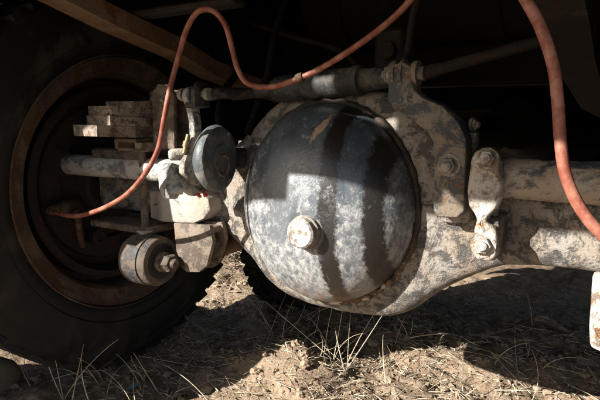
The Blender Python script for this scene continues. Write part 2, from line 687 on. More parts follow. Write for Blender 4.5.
# right: lower bracket hanging under the housing
bm = NB()
prism(bm, [(.326, .322), (.40, .322), (.398, .262), (.392, .242), (.378, .236), (.345, .236), (.330, .240), (.327, .262)], 'y', -.074, -.056, .004)
bm.normal_update()
rough_up(bm, .0012, 50)
lb = obj('damper_bracket', bm, 'clamp', axle)
bm = NB()
lathe(bm, (.345, -.074, .264), (0, -1, 0), [(0, .013), (.002, .013), (.002, .009), (.008, .009)], 20)
obj('bolt', bm, 'weld', lb)

# worn weld strip along the right arm under the bar
bm = NB()
for i in range(34):
    xx = .215 + i * .0085
    rr = .0042 + .0012 * noise.noise(Vector((xx * 60, 0, 0)))
    bmesh.ops.create_uvsphere(bm, u_segments=8, v_segments=5, radius=rr, matrix=Matrix.Translation((xx, -.0465, .392 + .0008 * math.sin(i))))
obj('weld_strip', bm, 'housing', axle)

# ------------------------------------------------------------------ cross bars beside the axle
bar = thing('stabilizer_bar', 'pale dusty round bar running from the wheel above the spring seat', 'bar', (-.25, -.085, .36))
bm = NB()
pts = [(-.535 + .295 * k / 40, -.088, .4005 + .0015 * k / 40) for k in range(41)]
tube(bm, pts, .0185, 26)
bm.normal_update()
rough_up(bm, .0012, 45)
obj('bar', bm, 'bar', bar, smooth=60)
bm = NB()
lathe(bm, (-.262, -.088, .4015), (1, 0, 0), [(0, .0205), (.004, .023), (.022, .023), (.026, .020), (.034, .017)], 26)
bm.normal_update(); rough_up(bm, .001, 70)
obj('collar', bm, 'bar', bar)
bm = NB()
lathe(bm, (-.570, -.088, .40), (1, 0, 0), [(0, .026), (.04, .026), (.043, .023)], 20)
obj('end_cap', bm, 'drum', bar)

bar2 = thing('stabilizer_bar', 'bluish brown round bar with scraped paint beyond the whitish clamp', 'bar', (.22, -.07, .39))
bm = NB()
pts = [(.205 + .36 * k / 40, -.07, .4185) for k in range(41)]
tube(bm, pts, lambda t: .0225 + .004 * max(0, 1 - t * 9) + .0012 * t, 28)
bm.normal_update()
rough_up(bm, .0012, 40)
obj('bar', bm, 'tube', bar2, smooth=60)
cl = thing('bar_clamp', 'tall rust stained whitish clamp plate holding the bluish bar', 'clamp', (.205, -.1, .32))
bm = NB()
ol = []
for (x_, z_) in [(.1995, .425), (.200, .442), (.206, .452), (.218, .455), (.228, .450), (.232, .436), (.235, .418), (.235, .400), (.230, .388), (.223, .380),
                 (.219, .372), (.232, .365), (.234, .350), (.233, .334), (.226, .329), (.212, .329), (.207, .336), (.207, .362), (.211, .374), (.206, .382), (.201, .388), (.198, .405)]:
    ol.append((x_, z_))
prism(bm, ol, 'y', -.106, -.084, .004, 3)
bm.normal_update(); rough_up(bm, .0016, 60)
obj('plate', bm, 'clamp', cl)
for zc, sz in ((.443, .0105), (.346, .0120)):
    bm = NB()
    hexbolt(bm, (.2185, -.105, zc), (.1, -1, .1), sz * .85, .008, .004)
    bm.normal_update(); rough_up(bm, .0008, 120)
    obj('nut', bm, 'clamp', cl)
bm = NB()
tube(bm, [(.216, -.100, .43), (.2155, -.096, .38), (.2175, -.100, .345)], .006, 10)
obj('strap', bm, 'bracket', cl)
bm = NB()
box(bm, (.220, -.068, .352), (.022, .05, .05), bev=.003)
obj('spacer', bm, 'housing', cl)

# ------------------------------------------------------------------ lateral rod above the cover
rod = thing('lateral_rod', 'dark grey cylinder rod lying across above the domed cover', 'rod', (0, -.03, .53))
A, B = Vector((-.172, -.055, .520)), Vector((.108, -.060, .538))
d = (B - A)
bm = NB()
lathe(bm, A, d, [(0, .009), (.075, .0095), (.075, .0135), (.083, .0175), (.09, .0185), (.205, .0185), (.208, .020), (.216, .020), (.218, .015), (.27, .012)], 26)
obj('cylinder', bm, 'damper', rod)
bm = NB()
lathe(bm, (.088, -.0745, .5385), (1, 0, 0), [(0, .011), (.006, .0125), (.006, .0165), (.012, .0165), (.012, .013), (.018, .0135), (.018, .0175), (.022, .0175), (.022, .012), (.033, .012), (.033, .015), (.039, .015), (.039, .009), (.046, .0085)], 22)
obj('bushing', bm, 'bracket', rod)
bm = NB()
hexbolt(bm, (.092, -.0745, .5385), (-1, 0, 0), .0105, .008, .004)
obj('nut', bm, 'bolt', rod)
bm = NB()
lathe(bm, (.130, -.071, .5385), (1, .35, .28), [(0, .0085), (.012, .0085), (.018, .0070), (.19, .0065)], 16)
obj('pin', bm, 'drum', rod)

# ------------------------------------------------------------------ load sensing valve and lever at the left of the cover
val = thing('brake_valve', 'blue grey disc valve with a dark round hole beside the domed cover', 'valve', (-.15, -.11, .37))
bm = NB()
lathe(bm, (-.172, -.118, .428), (1, .10, 0), [(0, .030), (.002, .036), (.012, .044), (.018, .0455), (.024, .043), (.027, .036), (.026, .020), (.028, .0195), (.029, .016)], 44)
bm.normal_update(); rough_up(bm, .0006, 50)
bmesh.ops.scale(bm, vec=(1, 1, 1.06), verts=bm.verts, space=Matrix.Translation((0, 0, -.428)))
obj('disc', bm, 'valve', val)
bm = NB()
lathe(bm, (-.1460, -.1155, .419), (1, .10, 0), [(-.004, .0165), (.0035, .0165), (.0045, .0150), (.0030, .0118), (-.006, .0112), (-.006, 0)], 28)
obj('bore', bm, 'mud', val)
bm = NB()
lathe(bm, (-.1450, -.1154, .419), (1, .10, 0), [(-.006, .0108), (.0012, .0108), (.0012, 0)], 24)
obj('bore_plug', bm, 'black', val)
bm = NB()
box(bm, (-.165, -.082, .425), (.03, .07, .03), bev=.004)
obj('mount', bm, 'damper', val)
for (yy, zz) in ((-.146, .452), (-.100, .462), (-.098, .396)):
    bm = NB()
    lathe(bm, (-.149, yy, zz), (1, .1, 0), [(-.002, .0035), (.004, .0035), (.005, .0025)], 10)
    obj('screw', bm, 'bolt', val)

lev = thing('linkage_lever', 'bent steel lever with fork end rising beside the disc valve', 'lever', (-.19, -.13, .38))
bm = NB()
L = [(-.119, .386), (-.134, .392), (-.152, .408), (-.150, .424), (-.138, .446), (-.128, .462), (-.128, .480), (-.134, .500), (-.142, .514), (-.138, .526),
     (-.126, .530), (-.118, .522), (-.116, .502), (-.112, .480), (-.112, .458), (-.118, .440), (-.126, .424), (-.122, .410), (-.110, .398)]
prism(bm, L, 'x', -.196, -.184, .003)
bm.normal_update(); rough_up(bm, .0012, 70)
obj('arm', bm, 'lever', lev)
bm = NB()
prism(bm, [(-.145, .500), (-.146, .524), (-.136, .535), (-.120, .535), (-.112, .522), (-.113, .500)], 'x', -.174, -.166, .002)
box(bm, (-.180, -.129, .503), (.022, .024, .008), bev=.002)
obj('fork', bm, 'damper', lev)
bm = NB()
lathe(bm, (-.208, -.129, .518), (1, 0, 0), [(0, .008), (.004, .0095), (.008, .0095), (.008, .005), (.048, .005), (.048, .0085), (.056, .0085), (.057, .006)], 16)
obj('pivot_bolt', bm, 'bolt', lev)
bm = NB()
tube(bm, spline([(-.160, -.129, .517), (-.150, -.11, .520), (-.140, -.075, .520), (-.13, -.058, .521)], 5), .008, 12)
obj('link', bm, 'damper', lev)
bm = NB()
prism(bm, [(-.164, .372), (-.172, .388), (-.170, .412), (-.158, .424), (-.142, .418), (-.128, .404), (-.112, .386), (-.104, .376), (-.112, .369), (-.126, .377), (-.140, .384), (-.148, .370)], 'x', -.216, -.200, .003)
bm.normal_update(); rough_up(bm, .0015, 60)
obj('foot_plate', bm, 'bar', lev)
for (yy, zz, rr) in ((-.149, .434, .0085), (-.155, .384, .0075)):
    bm = NB()
    lathe(bm, (-.202, yy, zz), (-.6, -1, 0), [(-.012, rr), (.006, rr), (.009, rr * .75)], 8)
    obj('nut', bm, 'bar', lev)
bm = NB()
lathe(bm, (-.188, -.140, .452), (0, -.35, -1), [(-.010, .0035), (0, .0035), (0, .0055), (.008, .0055), (.008, .004), (.018, .004)], 10)
obj('brass_nipple', bm, 'brass', lev)
bm = NB()
for k in range(6):
    bmesh.ops.create_icosphere(bm, subdivisions=1, radius=random.uniform(.0022, .0036), matrix=Matrix.Translation((-.181 + random.uniform(-.005, .005), -.112 - random.uniform(0, .012), .377 + random.uniform(-.006, .006))))
obj('paint_dab', bm, 'red', lev)

# ------------------------------------------------------------------ leaf spring
ls = thing('leaf_spring', 'stack of flat steel leaves with pale ends beside the tyre', 'leaf spring', (-.375, 0, .432))
for (z0, z1, y0, x0, x1, m_) in ((.4355, .4500, -.105, -.375, -.315, 'spring'), (.4560, .4730, -.178, -.388, -.330, 'spring'), (.4735, .4880, -.158, -.382, -.324, 'spring'),
                                 (.4885, .5030, -.152, -.384, -.326, 'spring')):
    bm = NB()
    n = 26
    rows = []
    for i in range(n + 1):
        yy = y0 + (i / n) * (abs(y0) + .03)
        sag = (.020 if z0 > .455 else 0) * (yy / .16) ** 2 * .25
        w = (x1 - x0) / 2 * (1 - .06 * max(0, 1 - i / 1.5))
        xc = (x0 + x1) / 2
        rows.append([bm.verts.new((xc + sx * w, yy, (z0 if s < 0 else z1) + sag - .0045)) for sx, s in ((-1, -1), (1, -1), (1, 1), (-1, 1))])
    for a, b in zip(rows, rows[1:]):
        for k in range(4):
            bm.faces.new((a[k], a[(k + 1) % 4], b[(k + 1) % 4], b[k]))
    bm.faces.new(rows[0]); bm.faces.new(rows[-1])
    bmesh.ops.bevel(bm, geom=[e for e in bm.edges if e.calc_face_angle(0) > R(40)], offset=.0025, segments=2, affect='EDGES')
    obj('leaf', bm, m_, ls, smooth=50)
bm = NB()
P = spline([(-.350, -.120, .5055), (-.352, -.06, .5065), (-.364, 0, .513), (-.364, .12, .525), (-.364, .30, .56), (-.364, .46, .63)], 6)
rows = []
for p in P:
    rows.append([bm.verts.new((p.x + sx * .03, p.y, p.z + s * .005)) for sx, s in ((-1, -1), (1, -1), (1, 1), (-1, 1))])
for a, b in zip(rows, rows[1:]):
    for k in range(4):
        bm.faces.new((a[k], a[(k + 1) % 4], b[(k + 1) % 4], b[k]))
bm.faces.new(rows[0]); bm.faces.new(rows[-1])
obj('leaf', bm, 'spring', ls, smooth=50)
# pad under the stack and upright plate at its inner side
bm = NB()
box(bm, (-.358, -.035, .4425), (.052, .14, .018), bev=.002)
obj('pad', bm, 'mud', ls)
bm = NB()
prism(bm, [(-.315, .436), (-.268, .436), (-.266, .520), (-.276, .536), (-.300, .538), (-.314, .524)], 'y', -.084, -.076, .002)
obj('side_plate', bm, 'mud', ls)
for (xx, zz) in ((-.300, .455), (-.284, .512)):
    bm = NB()
    hexbolt(bm, (xx, -.084, zz), (0, -1, 0), .0055, .005, .003)
    obj('plate_bolt', bm, 'bolt', ls)
# U bolts
for yy in (-.100, .06):
    bm = NB()
    tube(bm, [(-.3235, yy, .262), (-.3235, yy, .38), (-.3235, yy, .436)], .0062, 12)
    ub = obj('clamp_bolt', bm, 'bush', ls)
    bm = NB()
    lathe(bm, (-.3235, yy, .288), (0, 0, 1), [(0, .011), (.012, .011), (.0125, .010), (.0125, .014), (.015, .014)], 6)
    obj('nut', bm, 'seat', ub)
bm = NB()
box(bm, (-.385, -.022, .302), (.145, .165, .012), bev=.002)
obj('clamp_plate', bm, 'mud', ls)

# ------------------------------------------------------------------ lower bush, its bracket and the arm going forward
arm = thing('control_arm', 'brown lower arm with round rubber bushing under the spring seat', 'arm', (-.3, -.09, .215))
bm = NB()
lathe(bm, (-.345, -.104, .256), (1, 0, 0), [(0, .020), (.001, .036), (.003, .039), (.010, .0395), (.010, .0415), (.044, .0415), (.044, .0395), (.058, .0395), (.060, .038), (.060, .031)], 40)
bm.normal_update(); rough_up(bm, .0014, 45)
eye = obj('bushing_eye', bm, 'bush', arm)
bm = NB()
lathe(bm, (-.345, -.104, .256), (1, 0, 0), [(.05, .032), (.058, .032), (.061, .028), (.0605, .016)], 30)
obj('rubber', bm, 'black', eye)
bm = NB()
lathe(bm, (-.291, -.104, .256), (1, 0, 0), [(0, .0165), (.012, .0165), (.014, .015)], 24)
lathe(bm, (-.277, -.104, .256), (1, 0, 0), [(0, .0145), (.013, .0145), (.016, .0125)], 6)
lathe(bm, (-.263, -.104, .256), (1, 0, 0), [(0, .008), (.008, .008), (.010, .0065)], 14)
bm.normal_update(); rough_up(bm, .0012, 120)
obj('bolt', bm, 'mud', eye)
bm = NB()
lathe(bm, (-.345, -.104, .256), (-1, 0, 0), [(-.004, .012), (.012, .012), (.014, .010)], 6)
obj('nut', bm, 'bush', eye)
bm = NB()
OUTB = [(-.272, .318), (-.196, .322), (-.190, .296), (-.204, .256), (-.220, .244), (-.246, .240), (-.262, .248), (-.268, .270)]
prism(bm, OUTB, 'y', -.088, -.079, .002)
prism(bm, OUTB, 'y', -.058, -.049, .002)
box(bm, (-.232, -.068, .312), (.070, .030, .010), bev=.002)
box(bm, (-.258, -.068, .285), (.008, .026, .060), bev=.002)
bm.normal_update(); rough_up(bm, .0005, 50)
obj('bracket', bm, 'mud', arm)
bm = NB()
tube(bm, spline([(-.232, -.06, .270), (-.235, .05, .270), (-.24, .14, .275), (-.262, .20, .30), (-.285, .24, .38), (-.287, .26, .49)], 6), .0165, 18)
obj('tube', bm, 'rail', arm)


# ------------------------------------------------------------------ wheels
def make_wheel():
    """inner side faces +X; origin on the ground under the hub"""
    w = bpy.data.objects.new('wheel', None)
    COL.objects.link(w)
    w.empty_display_size = .05
    c = (0, 0, .36)
    # tyre, distances along +X from the tyre's middle
    prof = [(.088, .232), (.094, .236), (.099, .244), (.102, .255), (.1015, .262), (.1045, .264), (.1055, .274), (.1060, .290), (.1045, .305),
            (.1015, .317), (.1005, .3185), (.1010, .321), (.0960, .334), (.0955, .3365), (.0925, .340), (.086, .345), (.080, .347)]
    full = prof + [(.04, .3505), (0, .3515), (-.04, .3505)] + [(-a, b) for a, b in reversed(prof)]
    bm = NB()
    lathe(bm, c, (1, 0, 0), full, 96, cap=False)
    lathe(bm, c, (1, 0, 0), [(-.088, .2325), (.088, .2325)], 96, cap=False)
    nl = 54
    for k in range(nl):
        a = 2 * math.pi * k / nl
        for s in (-1, 1):
            a2 = a + (s > 0) * math.pi / nl
            rot = Matrix.Rotation(a2, 3, 'X') @ Matrix.Rotation(s * .35, 3, 'Z')
            ctr = Vector((s * .064, 0, 0)) + Matrix.Rotation(a2, 3, 'X') @ Vector((0, 0, .3468))
            addcube(bm, Matrix.Translation(ctr + Vector(c)) @ rot.to_4x4() @ Matrix.Diagonal((.055, .028, .010, 1)))
        rot = Matrix.Rotation(a + .02, 3, 'X') @ Matrix.Rotation(-.5, 3, 'Z')
        ctr = Matrix.Rotation(a + .02, 3, 'X') @ Vector((0, 0, .3468))
        addcube(bm, Matrix.Translation(ctr + Vector(c)) @ rot.to_4x4() @ Matrix.Diagonal((.05, .026, .010, 1)))
    obj('tyre', bm, 'tyre', w, smooth=35)
    # rim
    bm = NB()
    rp = [(.098, .2365), (.0965, .2390), (.092, .2355), (.090, .2310), (.087, .2260), (.079, .2060), (.072, .2010), (.050, .1985), (.040, .1980), (.030, .1970), (.020, .1960), (.016, .185), (-.02, .180), (-.03, .176), (-.045, .12), (-.05, .06), (-.05, 0)]
    lathe(bm, c, (1, 0, 0), rp, 96, cap=False)
    bm.normal_update(); rough_up(bm, .0007, 20)
    rim = obj('rim', bm, 'rim', w, smooth=30)
    bm = NB()
    lathe(bm, c, (1, 0, 0), [(-.04, .168), (.030, .176), (.050, .184), (.060, .186), (.064, .182), (.063, .172), (.050, .166), (.028, .163), (.028, .152), (.036, .148), (.038, .11), (.030, .105), (.030, .072), (.050, .066), (.055, .06), (.055, 0)], 72, cap=False)
    bm.normal_update(); rough_up(bm, .001, 26)
    for k in range(8):
        a = 2 * math.pi * (k + .3) / 8
        hexbolt(bm, (.0375, .128 * math.cos(a), .36 + .128 * math.sin(a)), (1, 0, 0), .007, .006, .004)
    obj('brake_drum', bm, 'drum', w, smooth=30)
    return w


def copy_tree(o, parent=None):
    c = o.copy()
    COL.objects.link(c)
    c.parent = parent
    for ch in [k for k in bpy.data.objects if k.parent == o]:
        copy_tree(ch, c)
    return c


fa = thing('front_axle', 'dark bare beam axle far ahead joining the steered wheels', 'axle', (0, 2.3, .1))
bm = NB()
tube(bm, [(-.50, 2.3, .24), (0, 2.3, .24), (.50, 2.3, .24)], .048, 20)
bmesh.ops.create_uvsphere(bm, u_segments=24, v_segments=14, radius=.13, matrix=Matrix.Translation((0, 2.3, .26)))
obj('beam', bm, 'dark', fa)
w0 = make_wheel()
w1 = copy_tree(w0); w2 = copy_tree(w0); w3 = copy_tree(w0)
for w_, ax_, lo, rz in ((w0, axle, (-.566, 0, 0), 0), (w1, axle, (.566, 0, 0), math.pi), (w2, fa, (-.566, 2.3, -.13), 0), (w3, fa, (.566, 2.3, -.13), math.pi)):
    w_.parent = ax_
    w_.location = Vector(lo) - Vector(ax_.location)
    w_.rotation_euler.z = rz

# loose tyre standing in the dark under the truck
sx_, sy_ = -.395, .51
st = thing('spare_tyre', 'black loose tyre standing in the gap below the domed cover', 'tyre', (sx_, sy_, gh(sx_, sy_)))
bm = NB()
sp_ = [(.05, .150), (.062, .160), (.070, .180), (.072, .200), (.068, .220), (.060, .234), (.052, .238)]
full = sp_ + [(.02, .243), (-.02, .243)] + [(-a, b) for a, b in reversed(sp_)]
sc_ = (sx_, sy_, gh(sx_, sy_) + .244)
lathe(bm, sc_, (1, .15, 0), full, 72, cap=False)
lathe(bm, sc_, (1, .15, 0), [(-.05, .1505), (.05, .1505)], 72, cap=False)
carc = obj('carcass', bm, 'tyre', st, smooth=35)
bm = NB()
for k in range(40):
    a = 2 * math.pi * k / 40
    for sg in (-1, 1):
        rot = Matrix.Rotation(.149, 3, 'Z') @ Matrix.Rotation(a + (sg > 0) * .08, 3, 'X')
        ctr = rot @ Vector((sg * .040, 0, .241))
        addcube(bm, Matrix.Translation(ctr + Vector(sc_)) @ rot.to_4x4() @ Matrix.Diagonal((.034, .024, .016, 1)))
tr = obj('tread_blocks', bm, 'tyre', carc, smooth=20)
tr['kind'] = 'stuff'

# brake parts inside the wheel: wheel cylinder with hose fitting
wc = thing('wheel_cylinder', 'small reddish brake fitting inside the rusty rim', 'brake part', (-.51, -.06, .30))
bm = NB()
lathe(bm, (-.505, -.145, .325), (-.35, .9, 0), [(0, .008), (.02, .010), (.035, .013), (.07, .014), (.075, .010)], 14)
obj('body', bm, 'rim', wc)
bm = NB()
tube(bm, spline([(-.500, -.10, .318), (-.496, -.100, .300), (-.498, -.096, .270), (-.508, -.085, .250)], 5), .006, 10)
lathe(bm, (-.497, -.101, .306), (0, 0, 1), [(0, .010), (.008, .010), (.010, .008)], 8)
obj('pipe', bm, 'rim', wc)
bm = NB()
lathe(bm, (-.512, -.052, .262), (1, 0, 0), [(0, .016), (.012, .016), (.014, .010), (.008, .008), (.008, 0)], 18)
obj('stud', bm, 'drum', wc)

# ------------------------------------------------------------------ hoses
h1 = thing('brake_hose', 'long red hose looping from the wheel up over the domed cover', 'hose', (-.45, -.145, .33))
HP1 = [(-.497, -.150, .326), (-.470, -.158, .326), (-.425, -.170, .328), (-.370, -.182, .336), (-.305, -.192, .355), (-.252, -.196, .379), (-.215, -.195, .410), (-.193, -.19, .445),
       (-.180, -.19, .485), (-.172, -.185, .525), (-.160, -.18, .565), (-.145, -.18, .597), (-.125, -.18, .617), (-.105, -.175, .617), (-.090, -.17, .600), (-.084, -.165, .572),
       (-.079, -.16, .546), (-.066, -.155, .528), (-.035, -.15, .524), (.005, -.145, .534), (.040, -.14, .549), (.085, -.14, .572), (.125, -.14, .598), (.150, -.135, .627), (.170, -.13, .66), (.18, -.12, .70)]
bm = NB()
tube(bm, spline(HP1, 8), .0036, 16)
obj('tube', bm, 'hose', h1, smooth=60)
bm = NB()
lathe(bm, (-.520, -.143, .326), (.95, -.3, 0), [(0, .004), (.012, .0045), (.012, .0068), (.019, .0068), (.019, .0055), (.030, .0055)], 8)
obj('fitting', bm, 'rim', h1)
bm = NB()
lathe(bm, (-.001, -.1455, .5325), (.92, .05, .25), [(0, .0052), (.003, .006), (.007, .006), (.009, .0052)], 16)
obj('clip', bm, 'rim', h1)
h2 = thing('brake_hose', 'thick red hose hanging in front of the bluish bar', 'hose', (.32, -.35, .42))
HP2 = [(.262, -.34, .640), (.275, -.345, .598), (.291, -.35, .568), (.304, -.35, .545), (.313, -.35, .522), (.3175, -.35, .499), (.3205, -.35, .475), (.325, -.35, .453), (.334, -.35, .434), (.346, -.35, .4195), (.360, -.345, .4085), (.40, -.31, .395), (.45, -.23, .385), (.50, -.15, .37)]
bm = NB()
tube(bm, spline(HP2, 8), .0037, 18)
obj('tube', bm, 'hose', h2, smooth=60)
bm = NB()
lathe(bm, (.262, -.34, .640), (-.25, .1, 1), [(-.015, .0078), (.01, .0078), (.01, .010), (.02, .010), (.02, .006), (.06, .006)], 8)
obj('fitting', bm, 'bolt', h2)

# ------------------------------------------------------------------ chassis and bed overhead
ch = thing('chassis_frame', 'rusty brown sloping chassis rail in the dark above the wheel', 'chassis', (0, 0, .5))


def railpart(sx):
    P = [(-.44, .677), (-.278, .633), (-.19, .609), (-.061, .580), (.015, .554), (.111, .535), (.35, .50), (.8, .48), (2.6, .48)]
    for (nm, mt, za, zb, xa, xb) in (('rail', 'rail', 0, .026, .262, .305), ('web', 'dark', .027, .16, .298, .304)):
        bm = NB()
        rows = []
        for (yy, zz) in P:
            rows.append([bm.verts.new((sx * xq, yy, zz + zq)) for xq, zq in ((xa, za), (xb, za), (xb, zb), (xa, zb))])
        for a, b in zip(rows, rows[1:]):
            for k in range(4):
                bm.faces.new((a[k], a[(k + 1) % 4], b[(k + 1) % 4], b[k]))
        bm.faces.new(rows[0]); bm.faces.new(rows[-1])
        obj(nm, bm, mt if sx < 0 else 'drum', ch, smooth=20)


railpart(-1)
railpart(1)
for (yy, zz, hgt) in ((.30, .60, .12), (1.3, .56, .12), (2.4, .56, .12)):
    bm = NB()
    box(bm, (0, yy, zz), (.62, .07, hgt), bev=.008)
    obj('crossmember', bm, 'dark', ch)
bm = NB()
prism(bm, [(-.362, .530), (-.270, .530), (-.268, .470), (-.274, .440), (-.318, .432), (-.352, .440), (-.362, .470)], 'y', -.045, -.030, .004)
hexbolt(bm, (-.321, -.046, .450), (0, -1, 0), .006, .005, .003)
obj('bump_stop_plate', bm, 'mud', ch)
bm = NB()
box(bm, (-.20, -.14, .632), (.22, .03, .010), bev=.003)
obj('hose_bracket', bm, 'drum', ch)
def pipe(name, pts, r, m='drum'):
    b = NB()
    tube(b, spline(pts, 6), r, 12)
    return obj(name, b, m, ch)


pipe('brake_pipe', [(-.29, .16, .66), (-.20, .15, .63), (-.10, .14, .60), (-.06, .13, .57), (-.05, .10, .53), (-.06, .04, .51)], .005, 'drum')
pipe('brake_pipe', [(.10, .02, .70), (.085, .01, .62), (.082, 0, .57), (.08, -.03, .54)], .0055, 'drum')
pipe('cable', [(-.29, .10, .60), (-.24, .04, .56), (-.215, -.02, .53), (-.205, -.05, .49), (-.19, -.06, .45)], .006, 'dark')
pipe('cable', [(-.12, .05, .72), (-.13, .0, .62), (-.125, -.03, .55), (-.14, -.04, .50), (-.15, -.05, .46)], .0055, 'dark')
b = NB()
lathe(b, (-.20, .22, .70), (1, 0, 0), [(0, 0), (.005, .05), (.03, .085), (.05, .09), (.40, .09), (.42, .085), (.445, .05), (.45, 0)], 32)
tank_ = obj('air_tank', b, 'dark', ch)
for xx in (-.12, .14):
    b = NB()
    lathe(b, (xx, .22, .70), (1, 0, 0), [(0, .088), (0, .094), (.025, .094), (.025, .088)], 32, cap=False)
    obj('strap', b, 'dark', tank_)
b = NB()
box(b, (.02, .10, .57), (.05, .04, .10), bev=.006)
lathe(b, (.02, .079, .585), (0, -1, 0), [(0, .014), (.01, .014), (.012, .01)], 12)
obj('junction_block', b, 'drum', ch)
# gearbox, propeller shaft, tanks: dark masses ahead of the axle
gb = thing('gearbox', 'dark gearbox and shaft hidden in shadow ahead of the axle', 'gearbox', (0, 1.5, .3))
bm = NB()
lathe(bm, (0, .05, .40), (0, 1, .05), [(0, .07), (.10, .06), (.12, .035), (.75, .035), (.8, .05)], 24)
obj('propeller_shaft', bm, 'dark', gb)
bm = NB()
lathe(bm, (0, 1.15, .46), (0, 1, .02), [(0, .08), (.1, .11), (.4, .14), (.5, .20), (.62, .24), (.64, .24), (1.6, .24)], 28)
obj('casing', bm, 'dark', gb)
ft = thing('fuel_tank', 'dark fuel tank under the bed on the red hose side', 'tank', (.42, 1.5, .25))
bm = NB()
box(bm, (.42, 1.45, .55), (.30, .9, .40), bev=.05, seg=4)
obj('shell', bm, 'dark', ft)
for yy in (1.2, 1.7):
    bm = NB()
    box(bm, (.42, yy, .55), (.312, .04, .412), bev=.05, seg=4)
    obj('strap', bm, 'rail', ft)
tb = thing('tool_box', 'dark steel tool box under the bed ahead of the left wheels', 'box', (-.48, 1.35, .35))
bm = NB()
box(bm, (-.48, 1.35, .55), (.34, .8, .40), bev=.02, seg=2)
obj('shell', bm, 'dark', tb)
bm = NB()
box(bm, (-.48, .945, .55), (.28, .014, .32), bev=.01, seg=2)
obj('lid', bm, 'dark', tb)

bed = thing('truck_bed', 'truck cargo bed overhead with an unseen sill shaped to cast the shade', 'truck bed', (0, 1, .7))


def part(name, c, s, m='body', bev=.006):
    b = NB()
    box(b, c, s, bev=bev)
    return obj(name, b, m, bed)


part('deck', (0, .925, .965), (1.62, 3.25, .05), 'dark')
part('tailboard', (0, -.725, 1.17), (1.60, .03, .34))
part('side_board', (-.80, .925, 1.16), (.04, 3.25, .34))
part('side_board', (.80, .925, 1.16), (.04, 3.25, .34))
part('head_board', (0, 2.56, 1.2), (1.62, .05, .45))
part('shade_front_panel', (0, 2.76, .50), (1.60, .06, .90), 'dark')  # unseen closing panel, added to keep the background dark
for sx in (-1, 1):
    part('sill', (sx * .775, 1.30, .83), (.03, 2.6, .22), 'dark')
    part('shade_arch_panel', (sx * .79, -.10, .885), (.014, 1.16, .10), 'dark', .003)  # unseen panel, added to keep sun off the tyre top
    b = NB()
    rows = []
    for k in range(25):
        a = R(12 + 136 * k / 24)
        rows.append([b.verts.new((sx * xq, -rq * math.cos(a), .36 + rq * math.sin(a))) for xq, rq in ((.472, .410), (.80, .410), (.80, .416), (.472, .416))])
    for a_, b_2 in zip(rows, rows[1:]):
        for k in range(4):
            b.faces.new((a_[k], a_[(k + 1) % 4], b_2[(k + 1) % 4], b_2[k]))
    b.faces.new(rows[0]); b.faces.new(rows[-1])
    obj('sky_block_arch', b, 'dark', bed)  # unseen arch, added to close off bright sky above the tyre
    b = NB()
    rows = []
    for k in range(25):
        a = R(12 + 136 * k / 24)
        rows.append([b.verts.new((sx * xq, -rq * math.cos(a), .36 + rq * math.sin(a))) for xq, rq in ((.803, .350), (.809, .350), (.809, .418), (.803, .418))])
    for a_, b_2 in zip(rows, rows[1:]):
        for k in range(4):
            b.faces.new((a_[k], a_[(k + 1) % 4], b_2[(k + 1) % 4], b_2[k]))
    b.faces.new(rows[0]); b.faces.new(rows[-1])
    obj('sky_block_lip', b, 'dark', bed)  # added edge that blocks the last sliver of sky over the tyre
    part('shade_flap', (sx * .65, -.412, .27), (.31, .010, .36), 'black', .003)  # unseen flap, added to shade the ground beside the left tyre
for k in range(7):
    part('bed_bearer', (0, -.55 + k * .5, .905), (1.56, .06, .07), 'dark', .004)
SY = -.76
for (xa, xb, za, zb) in ((-.683, -.503, .866, .998), (-.50, -.433, .752, .998), (-.432, -.3985, .752, .922), (-.432, -.3985, .950, .998), (-.398, -.3925, .752, .998),
                         (-.392, -.24, .787, .888), (-.392, -.3725, .889, .998), (-.372, -.3305, .908, .998), (-.330, -.24, .889, .998), (-.237, -.03, .803, .998), (-.027, .78, .735, .998)):
    part('shade_sill', ((xa + xb) / 2, SY, (za + zb) / 2), (xb - xa, .07 if xb > -.2 else .014, zb - za), 'body', .0012)  # unseen pieces, gaps and steps shaped to place sun patches and shade edges
b = NB()
prism(b, [(-.685, .938), (-.712, .836), (-.80, .795), (-.85, .790), (-.85, .938)], 'y', SY - .03, SY + .03, .004)
obj('shade_gusset', b, 'body', bed)  # unseen, its slanted edge shaped to shade the leaf ends and bar
part('shade_inner_guard', (-.442, .52, .66), (.012, .86, .46), 'dark')  # added shading plate that blocks the bright gap ahead of the wheel
part('shade_inner_guard', (.442, .52, .66), (.012, .86, .46), 'dark')
part('shade_skirt', (.76, 1.3, .58), (.02, 2.4, .30), 'dark')  # unseen, added to cut ambient light from the right side
for sx in (-1, 1):
    lampo = part('tail_lamp', (sx * .62, SY + .005, 1.05), (.16, .03, .06), 'lamp', .008)

# ------------------------------------------------------------------ ground litter
def inview(x, y):
    return -1.1 < x < .75 and -.35 < y < 1.6


bm = PY()
ICO = {1: ico(1), 2: ico(2)}
rnd = random.Random(3)
for i in range(8000):
    x = rnd.uniform(-1.0, .7)
    y = rnd.uniform(-.3, 1.3)
    if rnd.random() > .35 + .65 * max(0, 1 - abs(y - .18) / .5):
        continue
    s = .0015 + .0085 * rnd.random() ** 4
    if min(abs(x - wx) for wx, _, _ in WHEELS) < .12 and abs(y) < .14:
        continue
    iv, fi = ICO[1 if s < .006 else 2]
    sq = Vector((rnd.uniform(.8, 1.3), rnd.uniform(.8, 1.3), rnd.uniform(.5, .85)))
    o = Vector((x, y, gh(x, y) + s * .25))
    q_ = o * 31
    vs = []
    for v in iv:
        n = s * (1 + .75 * noise.noise(v * 1.9 + q_))
        vs.append((o.x + v.x * sq.x * n, o.y + v.y * sq.y * n, o.z + v.z * sq.z * n))
    bm.add(vs, fi)
c = bm.build('soil_clods', 'clod', False)
tag(c, 'loose crumbs and clods of dry soil on the ground', 'soil', kind='stuff')


